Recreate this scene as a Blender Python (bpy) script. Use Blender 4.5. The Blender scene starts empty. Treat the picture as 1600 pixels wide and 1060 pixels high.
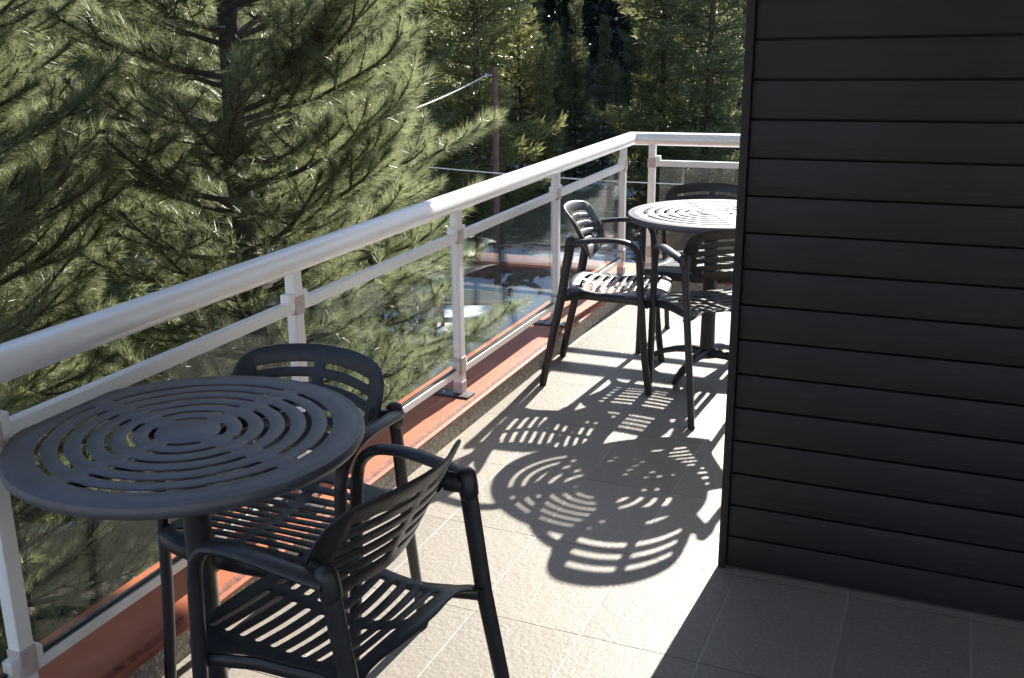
import bpy, bmesh, math, random
import numpy as np
from mathutils import Vector, Matrix

random.seed(7)
rng = np.random.default_rng(11)
S = bpy.context.scene
COL = S.collection
R = math.radians

# ------------------------------------------------------------------ camera
CAM = np.array([1.686, 0.0, 1.549])
YAW, PITCH, ROLL = 0.450, 0.288, -0.0256
F_PX, PX, PY = 1631.6, 712.0, 530.0


def cam_axes():
    cy, sy, cp, sp = math.cos(YAW), math.sin(YAW), math.cos(PITCH), math.sin(PITCH)
    fwd = np.array([-sy * cp, cy * cp, -sp])
    right = np.array([cy, sy, 0.0])
    up = np.cross(right, fwd)
    c, s = math.cos(ROLL), math.sin(ROLL)
    return fwd, c * right + s * up, -s * right + c * up


FWD, RIGHT, UP = cam_axes()


def ray(u, v):
    d = FWD + RIGHT * (u - PX) / F_PX - UP * (v - PY) / F_PX
    return d / np.linalg.norm(d)


def at(u, v, dist):
    """a surveyed point: direction of sight and a measured distance"""
    return CAM + ray(u, v) * dist


cam = bpy.data.cameras.new('camera')
cam.sensor_fit = 'HORIZONTAL'
cam.sensor_width = 36.0
cam.lens = F_PX / 1600.0 * 36.0
cam.shift_x = (800.0 - PX) / 1600.0
cam.clip_start = 0.05
cam.clip_end = 2000.0
camo = bpy.data.objects.new('camera', cam)
COL.objects.link(camo)
M = Matrix.Identity(4)
for i in range(3):
    M[i][0] = RIGHT[i]
    M[i][1] = UP[i]
    M[i][2] = -FWD[i]
    M[i][3] = CAM[i]
camo.matrix_world = M
S.camera = camo

# ------------------------------------------------------------------ light
SUN_EL = R(28.2)
SUN_AZ = R(3.1)            # clockwise from +Y
w = bpy.data.worlds.new('World')
S.world = w
w.use_nodes = True
nt = w.node_tree
nt.nodes.clear()
sky = nt.nodes.new('ShaderNodeTexSky')
sky.sky_type = 'NISHITA'
sky.sun_disc = False
sky.sun_elevation = SUN_EL
sky.sun_rotation = SUN_AZ
sky.altitude = 1500
sky.dust_density = 0.6
bg = nt.nodes.new('ShaderNodeBackground')
bg.inputs['Strength'].default_value = 0.105
out = nt.nodes.new('ShaderNodeOutputWorld')
nt.links.new(sky.outputs[0], bg.inputs[0])
nt.links.new(bg.outputs[0], out.inputs[0])
sl = bpy.data.lights.new('sun', 'SUN')
sl.energy = 5.0
sl.angle = R(0.53)
sl.color = (1.0, 0.95, 0.87)
so = bpy.data.objects.new('sun', sl)
COL.objects.link(so)
sd = Vector((math.sin(SUN_AZ) * math.cos(SUN_EL), math.cos(SUN_AZ) * math.cos(SUN_EL), math.sin(SUN_EL)))
so.rotation_euler = sd.to_track_quat('Z', 'Y').to_euler()
so.location = (0, 10, 12)
S.view_settings.view_transform = 'Standard'
S.view_settings.look = 'None'
S.view_settings.exposure = 1.55
S.view_settings.gamma = 1.0
S.cycles.max_bounces = 10
S.cycles.transparent_max_bounces = 16
S.cycles.caustics_reflective = False
S.cycles.caustics_refractive = False


# ------------------------------------------------------------------ materials
def mat(name):
    m = bpy.data.materials.new(name)
    m.use_nodes = True
    n = m.node_tree
    n.nodes.clear()
    o = n.nodes.new('ShaderNodeOutputMaterial')
    return m, n, o


def node(n, t, **kw):
    x = n.nodes.new(t)
    for k, v in kw.items():
        if k in x.inputs:
            x.inputs[k].default_value = v
        else:
            setattr(x, k, v)
    return x


def math_node(n, op, a, b=None, c=None):
    x = n.nodes.new('ShaderNodeMath')
    x.operation = op
    for i, v in enumerate((a, b, c)):
        if v is None:
            continue
        if isinstance(v, (int, float)):
            x.inputs[i].default_value = v
        else:
            n.links.new(v, x.inputs[i])
    return x.outputs[0]


def mix_rgb(n, fac, a, b):
    x = n.nodes.new('ShaderNodeMix')
    x.data_type = 'RGBA'
    for sock, v in ((x.inputs['Factor'], fac), (x.inputs['A'], a), (x.inputs['B'], b)):
        if isinstance(v, (int, float)):
            sock.default_value = v
        elif isinstance(v, tuple):
            sock.default_value = v if len(v) == 4 else v + (1,)
        else:
            n.links.new(v, sock)
    return x.outputs['Result']


def ramp(n, fac, stops):
    x = n.nodes.new('ShaderNodeValToRGB')
    e = x.color_ramp.elements
    while len(e) < len(stops):
        e.new(0.5)
    for i, (p, c) in enumerate(stops):
        e[i].position = p
        e[i].color = c if len(c) == 4 else tuple(c) + (1,)
    n.links.new(fac, x.inputs[0])
    return x.outputs[0]


def noise(n, vec, scale, detail=4.0, rough=0.55, dist=0.0):
    x = n.nodes.new('ShaderNodeTexNoise')
    x.inputs['Scale'].default_value = scale
    x.inputs['Detail'].default_value = detail
    x.inputs['Roughness'].default_value = rough
    x.inputs['Distortion'].default_value = dist
    n.links.new(vec, x.inputs['Vector'])
    return x.outputs['Fac']


def bump(n, h, strength, dist):
    x = n.nodes.new('ShaderNodeBump')
    x.inputs['Strength'].default_value = strength
    x.inputs['Distance'].default_value = dist
    n.links.new(h, x.inputs['Height'])
    return x.outputs[0]


def coords(n, kind='Object'):
    return n.nodes.new('ShaderNodeTexCoord').outputs[kind]


def rough_mat(name, c1, c2, scale, rough=0.6, metallic=0.0, bs=0.0, bscale=60.0, bdist=0.002, spec=0.5, detail=5.0, coat=0.0):
    m, n, o = mat(name)
    co = coords(n)
    f = noise(n, co, scale, detail)
    p = node(n, 'ShaderNodeBsdfPrincipled', Roughness=rough, Metallic=metallic)
    p.inputs['Specular IOR Level'].default_value = spec
    p.inputs['Coat Weight'].default_value = coat
    n.links.new(ramp(n, f, [(0.3, c1), (0.7, c2)]), p.inputs['Base Color'])
    if bs:
        n.links.new(bump(n, noise(n, co, bscale, 3.0), bs, bdist), p.inputs['Normal'])
    n.links.new(p.outputs[0], o.inputs[0])
    return m


TILE_X, TILE_Y, TX0, TY0 = 0.31047, 0.48, 0.2889, 2.3235


def tile_material():
    m, n, o = mat('stone_tile')
    co = coords(n)
    sp = n.nodes.new('ShaderNodeSeparateXYZ')
    n.links.new(co, sp.inputs[0])

    def cell(v, off, size):
        q = math_node(n, 'DIVIDE', math_node(n, 'SUBTRACT', v, off), size)
        fl = math_node(n, 'FLOOR', q)
        fr = math_node(n, 'SUBTRACT', q, fl)
        edge = math_node(n, 'MULTIPLY', math_node(n, 'MINIMUM', fr, math_node(n, 'SUBTRACT', 1.0, fr)), size)
        return fl, edge
    wob = noise(n, co, 9.0, 2.0)
    wobx = math_node(n, 'MULTIPLY', math_node(n, 'SUBTRACT', wob, 0.5), 0.004)
    fx, ex = cell(math_node(n, 'ADD', sp.outputs[0], wobx), TX0, TILE_X)
    fy, ey = cell(math_node(n, 'ADD', sp.outputs[1], wobx), TY0, TILE_Y)
    jx = node(n, 'ShaderNodeMapRange', interpolation_type='SMOOTHSTEP')
    jx.inputs['From Min'].default_value = 0.0012
    jx.inputs['From Max'].default_value = 0.0036
    jx.inputs['To Min'].default_value = 1.0
    jx.inputs['To Max'].default_value = 0.0
    n.links.new(ex, jx.inputs['Value'])
    jy = node(n, 'ShaderNodeMapRange', interpolation_type='SMOOTHSTEP')
    jy.inputs['From Min'].default_value = 0.0010
    jy.inputs['From Max'].default_value = 0.0032
    jy.inputs['To Min'].default_value = 1.0
    jy.inputs['To Max'].default_value = 0.0
    n.links.new(ey, jy.inputs['Value'])
    # per tile tone
    cmb = n.nodes.new('ShaderNodeCombineXYZ')
    n.links.new(fx, cmb.inputs[0])
    n.links.new(fy, cmb.inputs[1])
    wn = n.nodes.new('ShaderNodeTexWhiteNoise')
    wn.noise_dimensions = '3D'
    n.links.new(cmb.outputs[0], wn.inputs['Vector'])
    grain = noise(n, co, 95.0, 5.0, 0.65)
    blot = noise(n, co, 5.0, 5.0, 0.6)
    spk = noise(n, co, 230.0, 2.0, 0.5)
    base = ramp(n, grain, [(0.25, (0.198, 0.175, 0.143)), (0.5, (0.280, 0.250, 0.208)), (0.75, (0.352, 0.320, 0.272))])
    base = mix_rgb(n, math_node(n, 'MULTIPLY', blot, 0.35), base, (0.275, 0.225, 0.17))
    hv = n.nodes.new('ShaderNodeHueSaturation')
    n.links.new(base, hv.inputs['Color'])
    n.links.new(math_node(n, 'ADD', 0.89, math_node(n, 'MULTIPLY', wn.outputs['Value'], 0.20)), hv.inputs['Value'])
    base = hv.outputs[0]
    # light grout along the terrace, dark thin joints across it, both worn unevenly
    wear = ramp(n, noise(n, co, 3.2, 3.0), [(0.42, (0, 0, 0)), (0.58, (1, 1, 1))])
    base = mix_rgb(n, math_node(n, 'MULTIPLY', jx.outputs[0], math_node(n, 'ADD', 0.35, math_node(n, 'MULTIPLY', wear, 0.5))), base, (0.40, 0.37, 0.31))
    st = ramp(n, noise(n, co, 1.7, 6.0, 0.7, 0.8), [(0.52, (0, 0, 0)), (0.68, (1, 1, 1))])
    base = mix_rgb(n, math_node(n, 'MULTIPLY', st, 0.22), base, (0.20, 0.165, 0.125))
    base = mix_rgb(n, math_node(n, 'MULTIPLY', jy.outputs[0], 0.9), base, (0.12, 0.10, 0.08))
    p = node(n, 'ShaderNodeBsdfPrincipled')
    p.inputs['Specular IOR Level'].default_value = 0.45
    n.links.new(base, p.inputs['Base Color'])
    n.links.new(ramp(n, spk, [(0.35, (0.62,) * 3), (0.7, (0.42,) * 3)]), p.inputs['Roughness'])
    joint = math_node(n, 'MAXIMUM', jx.outputs[0], jy.outputs[0])
    h = math_node(n, 'ADD', math_node(n, 'MULTIPLY', noise(n, co, 70.0, 4.0, 0.6), 1.0), math_node(n, 'MULTIPLY', noise(n, co, 22.0, 3.0), 0.9))
    h = math_node(n, 'SUBTRACT', h, math_node(n, 'MULTIPLY', joint, 0.5))
    n.links.new(bump(n, h, 0.48, 0.0038), p.inputs['Normal'])
    n.links.new(p.outputs[0], o.inputs[0])
    return m


def needle_material(name, dark, light, trans, tw):
    m, n, o = mat(name)
    g = n.nodes.new('ShaderNodeNewGeometry')
    co = coords(n)
    f = math_node(n, 'ADD', math_node(n, 'MULTIPLY', g.outputs['Random Per Island'], 0.65),
                  math_node(n, 'MULTIPLY', noise(n, co, 1.1, 3.0), 0.45))
    c = ramp(n, f, [(0.2, dark), (0.8, light)])
    p = node(n, 'ShaderNodeBsdfPrincipled', Roughness=0.32)
    p.inputs['Specular IOR Level'].default_value = 0.5
    n.links.new(c, p.inputs['Base Color'])
    t = n.nodes.new('ShaderNodeBsdfTranslucent')
    n.links.new(mix_rgb(n, 0.5, c, trans), t.inputs[0])
    mx = n.nodes.new('ShaderNodeMixShader')
    mx.inputs[0].default_value = tw
    n.links.new(p.outputs[0], mx.inputs[1])
    n.links.new(t.outputs[0], mx.inputs[2])
    n.links.new(mx.outputs[0], o.inputs[0])
    return m


def glass_material():
    m, n, o = mat('tinted_glass')
    tr = node(n, 'ShaderNodeBsdfTransparent')
    tr.inputs[0].default_value = (0.90, 0.925, 0.915, 1)
    gl = node(n, 'ShaderNodeBsdfGlossy', Roughness=0.02)
    gl.inputs[0].default_value = (0.9, 0.95, 0.95, 1)
    lw = n.nodes.new('ShaderNodeLayerWeight')
    lw.inputs[0].default_value = 0.5
    fr = math_node(n, 'ADD', 0.024, math_node(n, 'MULTIPLY', math_node(n, 'POWER', lw.outputs['Facing'], 5.0), 0.85))
    mx = n.nodes.new('ShaderNodeMixShader')
    n.links.new(fr, mx.inputs[0])
    n.links.new(tr.outputs[0], mx.inputs[1])
    n.links.new(gl.outputs[0], mx.inputs[2])
    # a thin film of dust catches the light
    df = node(n, 'ShaderNodeBsdfDiffuse')
    df.inputs[0].default_value = (0.72, 0.68, 0.60, 1)
    tl = node(n, 'ShaderNodeBsdfTranslucent')
    tl.inputs[0].default_value = (0.72, 0.68, 0.60, 1)
    ad = n.nodes.new('ShaderNodeMixShader')
    ad.inputs[0].default_value = 0.5
    n.links.new(df.outputs[0], ad.inputs[1])
    n.links.new(tl.outputs[0], ad.inputs[2])
    m2 = n.nodes.new('ShaderNodeMixShader')
    co = coords(n)
    n.links.new(ramp(n, noise(n, co, 3.5, 5.0, 0.6), [(0.3, (0.004,) * 3), (0.75, (0.022,) * 3)]), m2.inputs[0])
    n.links.new(mx.outputs[0], m2.inputs[1])
    n.links.new(ad.outputs[0], m2.inputs[2])
    n.links.new(m2.outputs[0], o.inputs[0])
    return m


def snow_ground_material():
    m, n, o = mat('snowy_ground')
    co = coords(n)
    sp = n.nodes.new('ShaderNodeSeparateXYZ')
    n.links.new(co, sp.inputs[0])
    f1 = noise(n, co, 0.55, 6.0, 0.62)
    f2 = noise(n, co, 3.0, 5.0, 0.65)
    f = math_node(n, 'ADD', math_node(n, 'MULTIPLY', f1, 0.6), math_node(n, 'MULTIPLY', f2, 0.4))
    # open yard keeps its snow, the slope under the trees has lost much of it
    yard = node(n, 'ShaderNodeMapRange')
    yard.inputs['From Min'].default_value = 22.5
    yard.inputs['From Max'].default_value = 26.0
    yard.inputs['To Min'].default_value = 0.24
    yard.inputs['To Max'].default_value = -0.09
    n.links.new(sp.outputs[1], yard.inputs['Value'])
    near = node(n, 'ShaderNodeMapRange')
    near.inputs['From Min'].default_value = 9.0
    near.inputs['From Max'].default_value = 12.5
    near.inputs['To Min'].default_value = -0.27
    near.inputs['To Max'].default_value = 0.0
    n.links.new(sp.outputs[1], near.inputs['Value'])
    upper = node(n, 'ShaderNodeMapRange')
    upper.inputs['From Min'].default_value = 29.0
    upper.inputs['From Max'].default_value = 35.0
    upper.inputs['To Min'].default_value = 0.0
    upper.inputs['To Max'].default_value = 0.085
    n.links.new(sp.outputs[1], upper.inputs['Value'])
    f = math_node(n, 'ADD', math_node(n, 'ADD', math_node(n, 'ADD', f, yard.outputs[0]), upper.outputs[0]), near.outputs[0])
    snow = ramp(n, noise(n, co, 1.4, 4.0), [(0.3, (0.72, 0.75, 0.80)), (0.7, (0.84, 0.86, 0.88))])
    soil = ramp(n, noise(n, co, 9.0, 6.0), [(0.3, (0.05, 0.038, 0.026)), (0.7, (0.13, 0.095, 0.062))])
    k = ramp(n, f, [(0.47, (0, 0, 0)), (0.52, (1, 1, 1))])
    p = node(n, 'ShaderNodeBsdfPrincipled', Roughness=0.7)
    n.links.new(mix_rgb(n, k, soil, snow), p.inputs['Base Color'])
    n.links.new(bump(n, math_node(n, 'ADD', f1, math_node(n, 'MULTIPLY', f2, 0.7)), 0.8, 0.12), p.inputs['Normal'])
    n.links.new(p.outputs[0], o.inputs[0])
    return m


def pebble_material():
    m, n, o = mat('pebbledash_concrete')
    co = coords(n)
    v = node(n, 'ShaderNodeTexVoronoi', Scale=95.0)
    n.links.new(co, v.inputs['Vector'])
    v2 = node(n, 'ShaderNodeTexVoronoi', Scale=210.0)
    n.links.new(co, v2.inputs['Vector'])
    sp = n.nodes.new('ShaderNodeSeparateXYZ')
    n.links.new(v.outputs['Color'], sp.inputs[0])
    c = ramp(n, sp.outputs[0], [(0.1, (0.36, 0.315, 0.25)), (0.5, (0.52, 0.47, 0.39)), (0.9, (0.66, 0.61, 0.53))])
    gap = ramp(n, v.outputs['Distance'], [(0.35, (0, 0, 0)), (0.75, (1, 1, 1))])
    c = mix_rgb(n, math_node(n, 'MULTIPLY', gap, 0.6), c, (0.26, 0.22, 0.17))
    p = node(n, 'ShaderNodeBsdfPrincipled', Roughness=0.8)
    n.links.new(c, p.inputs['Base Color'])
    h = math_node(n, 'ADD', math_node(n, 'MULTIPLY', v.outputs['Distance'], -1.0), math_node(n, 'MULTIPLY', v2.outputs['Distance'], -0.4))
    n.links.new(bump(n, h, 0.8, 0.007), p.inputs['Normal'])
    n.links.new(p.outputs[0], o.inputs[0])
    return m


def grain_material():
    m, n, o = mat('dark_timber_cladding')
    co = coords(n)
    mp = n.nodes.new('ShaderNodeMapping')
    mp.inputs['Scale'].default_value = (1.5, 1.5, 42.0)
    n.links.new(co, mp.inputs[0])
    g = noise(n, mp.outputs[0], 1.6, 7.0, 0.65, 0.6)
    bl = noise(n, co, 1.3, 4.0)
    c = ramp(n, math_node(n, 'ADD', math_node(n, 'MULTIPLY', g, 0.7), math_node(n, 'MULTIPLY', bl, 0.3)),
             [(0.3, (0.004, 0.004, 0.004)), (0.55, (0.010, 0.0095, 0.009)), (0.75, (0.022, 0.020, 0.018))])
    p = node(n, 'ShaderNodeBsdfPrincipled')
    n.links.new(c, p.inputs['Base Color'])
    n.links.new(ramp(n, bl, [(0.3, (0.5,) * 3), (0.7, (0.75,) * 3)]), p.inputs['Roughness'])
    n.links.new(bump(n, g, 0.5, 0.003), p.inputs['Normal'])
    n.links.new(p.outputs[0], o.inputs[0])
    return m


M_TILE = tile_material()
M_ALU = rough_mat('satin_aluminium', (0.84, 0.845, 0.80), (0.91, 0.91, 0.87), 3.0, rough=0.36, metallic=0.0, bs=0.04, bscale=140)
M_ALU_RAIL = rough_mat('brushed_handrail', (0.83, 0.835, 0.80), (0.90, 0.90, 0.865), 2.0, rough=0.33, metallic=0.15, bs=0.03, bscale=90)
M_COLLAR = rough_mat('aged_pinkish_collar', (0.48, 0.40, 0.375), (0.64, 0.56, 0.53), 30.0, rough=0.5)
M_PLATE = rough_mat('black_plate', (0.02, 0.02, 0.022), (0.04, 0.04, 0.042), 20, rough=0.45)
M_BOLT = rough_mat('bolt_steel', (0.5, 0.5, 0.52), (0.65, 0.65, 0.66), 30, rough=0.3, metallic=1.0)
M_CAP = rough_mat('terracotta_coping', (0.37, 0.088, 0.030), (0.47, 0.130, 0.047), 7.0, rough=0.55, bs=0.25, bscale=120, bdist=0.0015)
M_CAP_SHADE = rough_mat('shaded_terracotta_groove', (0.15, 0.036, 0.018), (0.38, 0.11, 0.052), 45.0, rough=0.7, bs=0.5, bscale=90, bdist=0.003)  # groove shadow along the coping front, put into a darker terracotta
M_CURB = pebble_material()
M_CHAIR = rough_mat('charcoal_powder_coat', (0.017, 0.017, 0.018), (0.027, 0.027, 0.0285), 40, rough=0.42, bs=0.08, bscale=450, bdist=0.0006, spec=0.55)
M_TABLE = rough_mat('sky_sheen_powder_coat', (0.070, 0.074, 0.090), (0.095, 0.099, 0.115), 25, rough=0.5, bs=0.07, bscale=420, bdist=0.0006, spec=0.85)  # sky reflection painted in: base colour lifted towards blue-grey
M_GLIDE = rough_mat('grey_rubber_glide', (0.16, 0.16, 0.16), (0.24, 0.24, 0.23), 40, rough=0.7)
M_GLASS = glass_material()
M_GASKET = rough_mat('black_gasket', (0.02, 0.02, 0.02), (0.03, 0.03, 0.03), 30, rough=0.6)
M_BARK = rough_mat('pine_bark', (0.028, 0.021, 0.016), (0.085, 0.062, 0.046), 14.0, rough=0.9, bs=1.0, bscale=22, bdist=0.02)
M_TWIG = rough_mat('twig_bark', (0.035, 0.026, 0.018), (0.08, 0.06, 0.04), 20.0, rough=0.85, bs=0.4, bscale=80)
M_DEAD = rough_mat('bare_grey_wood', (0.30, 0.26, 0.20), (0.46, 0.40, 0.31), 18.0, rough=0.8)
M_NEEDLE = needle_material('pine_needles', (0.054, 0.074, 0.036), (0.200, 0.222, 0.112), (0.42, 0.45, 0.22), 0.54)
M_FIR = needle_material('fir_needles', (0.050, 0.064, 0.032), (0.140, 0.160, 0.078), (0.35, 0.38, 0.18), 0.52)
M_FIR_OLIVE = needle_material('olive_fir_needles', (0.068, 0.082, 0.032), (0.195, 0.210, 0.085), (0.46, 0.47, 0.19), 0.55)
M_FAR = needle_material('shaded_far_needles', (0.022, 0.032, 0.024), (0.060, 0.074, 0.050), (0.09, 0.11, 0.07), 0.30)  # darker fir needles, the shade on the hillside put into the colour
M_GROUND = snow_ground_material()
M_POLE = rough_mat('weathered_pole_timber', (0.075, 0.042, 0.032), (0.14, 0.085, 0.065), 6.0, rough=0.85, bs=0.5, bscale=30)
M_WIRE = rough_mat('pale_cable', (0.45, 0.44, 0.40), (0.55, 0.54, 0.50), 5.0, rough=0.5)
M_REDWALL = rough_mat('brick_red_render', (0.15, 0.058, 0.05), (0.24, 0.095, 0.08), 3.0, rough=0.85, bs=0.3, bscale=20)
M_PARTITION = grain_material()
M_RENDER = rough_mat('grey_render', (0.16, 0.155, 0.15), (0.22, 0.21, 0.20), 4.0, rough=0.9, bs=0.3, bscale=60)
M_WHITEWALL = rough_mat('white_house_render', (0.72, 0.68, 0.66), (0.82, 0.79, 0.77), 2.0, rough=0.9)
M_ROOF = rough_mat('brown_roof_tiles', (0.16, 0.08, 0.06), (0.24, 0.13, 0.10), 8.0, rough=0.85)
M_DARKGLASS = rough_mat('dark_window', (0.02, 0.025, 0.03), (0.03, 0.035, 0.04), 2.0, rough=0.1)
M_PLANK = rough_mat('pale_table_planks', (0.36, 0.31, 0.22), (0.50, 0.44, 0.33), 9.0, rough=0.8, bs=0.3, bscale=40)
M_PLANKDARK = rough_mat('brown_table_legs', (0.13, 0.075, 0.045), (0.20, 0.12, 0.075), 9.0, rough=0.8)


# ------------------------------------------------------------------ object helpers
def tag(o, label=None, cat=None, group=None, kind=None):
    if label:
        o['label'] = label
    if cat:
        o['category'] = cat
    if group:
        o['group'] = group
    if kind:
        o['kind'] = kind
    return o


def empty(name, loc=(0, 0, 0), rz=0.0):
    o = bpy.data.objects.new(name, None)
    o.empty_display_size = 0.1
    COL.objects.link(o)
    o.location = loc
    o.rotation_euler = (0, 0, rz)
    return o


def link(name, me, m, parent=None):
    o = bpy.data.objects.new(name, me)
    COL.objects.link(o)
    for mm in (m if isinstance(m, (list, tuple)) else [m]):
        me.materials.append(mm)
    if parent is not None:
        o.parent = parent
    return o


def copy_tree(o, parent=None):
    c = o.copy()
    COL.objects.link(c)
    c.parent = parent
    for ch in list(o.children):
        copy_tree(ch, c)
    return c


class MB:
    """collects shapes into one mesh"""

    def __init__(self):
        self.v, self.f, self.mi = [], [], []

    def add(self, vs, fs, mi=0):
        k = len(self.v)
        self.v += [tuple(map(float, q)) for q in vs]
        self.f += [tuple(i + k for i in q) for q in fs]
        self.mi += [mi] * len(fs)
        return self

    def box(self, c, s, rot=None, bev=0.0, mi=0):
        bm = bmesh.new()
        bmesh.ops.create_cube(bm, size=1.0)
        for q in bm.verts:
            q.co = Vector((q.co.x * s[0], q.co.y * s[1], q.co.z * s[2]))
        if bev:
            bmesh.ops.bevel(bm, geom=list(bm.edges), offset=bev, segments=2, affect='EDGES', profile=0.6)
        if rot is not None:
            bmesh.ops.transform(bm, matrix=rot.to_4x4(), verts=bm.verts)
        bm.verts.index_update()
        vs = [q.co + Vector(c) for q in bm.verts]
        fs = [[q.index for q in f.verts] for f in bm.faces]
        bm.free()
        return self.add(vs, fs, mi)

    def tube(self, pts, rad, n=12, cap=True, side=None, mi=0):
        """rad: per point radius or (a, b) half sizes; a lies along `side`"""
        P = [Vector(q) for q in pts]
        N = len(P)
        rings = []
        prev = None
        for i, q in enumerate(P):
            t = (P[min(i + 1, N - 1)] - P[max(i - 1, 0)]).normalized()
            ref = Vector(side) if side is not None else (prev if prev is not None else
                                                        (Vector((1, 0, 0)) if abs(t.x) < 0.8 else Vector((0, 1, 0))))
            a = (ref - t * ref.dot(t)).normalized()
            b = t.cross(a)
            prev = a
            r = rad[i] if isinstance(rad, (list, tuple)) and isinstance(rad[0], (list, tuple, float)) and len(rad) == N else rad
            ra, rb = (r, r) if isinstance(r, (int, float)) else r
            rings.append([q + a * ra * math.cos(2 * math.pi * k / n) + b * rb * math.sin(2 * math.pi * k / n) for k in range(n)])
        vs = [q for rg in rings for q in rg]
        fs = []
        for i in range(N - 1):
            for k in range(n):
                fs.append((i * n + k, i * n + (k + 1) % n, (i + 1) * n + (k + 1) % n, (i + 1) * n + k))
        if cap:
            fs.append(tuple(reversed(range(n))))
            fs.append(tuple(range((N - 1) * n, N * n)))
        return self.add(vs, fs, mi)

    def lathe(self, prof, c=(0, 0, 0), n=24, axis=None, mi=0):
        vs, fs = [], []
        q = Vector((0, 0, 1)).rotation_difference(Vector(axis)) if axis is not None else None
        for r, z in prof:
            for k in range(n):
                a = 2 * math.pi * k / n
                p = Vector((r * math.cos(a), r * math.sin(a), z))
                if q:
                    p = q @ p
                vs.append(p + Vector(c))
        m = len(prof)
        for i in range(m - 1):
            for k in range(n):
                fs.append((i * n + k, i * n + (k + 1) % n, (i + 1) * n + (k + 1) % n, (i + 1) * n + k))
        fs.append(tuple(reversed(range(n))))
        fs.append(tuple(range((m - 1) * n, m * n)))
        return self.add(vs, fs, mi)

    def prism(self, prof, path, mi=None, closed_ends=True):
        """closed profile [(a, z)] swept along a path of (point, outward 2-D vector)"""
        n = len(prof)
        vs, fs, ms = [], [], []
        for (x, y), (ox, oy) in path:
            for a, z in prof:
                vs.append((x + ox * a, y + oy * a, z))
        for i in range(len(path) - 1):
            for k in range(n):
                fs.append((i * n + k, i * n + (k + 1) % n, (i + 1) * n + (k + 1) % n, (i + 1) * n + k))
                ms.append(mi[k] if mi else 0)
        if closed_ends:
            fs.append(tuple(reversed(range(n))))
            fs.append(tuple(range((len(path) - 1) * n, len(path) * n)))
            ms += [0, 0]
        k0 = len(self.v)
        self.v += vs
        self.f += [tuple(i + k0 for i in q) for q in fs]
        self.mi += ms
        return self

    def mesh(self, name, smooth=True, angle=40):
        me = bpy.data.meshes.new(name)
        me.from_pydata(self.v, [], self.f)
        me.polygons.foreach_set('material_index', self.mi)
        bm = bmesh.new()
        bm.from_mesh(me)
        bmesh.ops.recalc_face_normals(bm, faces=bm.faces)
        bm.to_mesh(me)
        bm.free()
        if smooth:
            me.polygons.foreach_set('use_smooth', [True] * len(me.polygons))
            me.set_sharp_from_angle(angle=R(angle))
        me.update()
        return me

    def build(self, name, m, parent=None, smooth=True, angle=40):
        return link(name, self.mesh(name, smooth, angle), m, parent)


def spline(P, n=8):
    """Catmull-Rom through P"""
    P = [np.array(q, float) for q in P]
    Q = [2 * P[0] - P[1]] + P + [2 * P[-1] - P[-2]]
    o = []
    for i in range(1, len(Q) - 2):
        for k in range(n):
            t = k / n
            a, b, c, d = Q[i - 1], Q[i], Q[i + 1], Q[i + 2]
            o.append(0.5 * ((2 * b) + (c - a) * t + (2 * a - 5 * b + 4 * c - d) * t * t + (3 * b - a - 3 * c + d) * t ** 3))
    o.append(P[-1])
    return o


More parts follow.
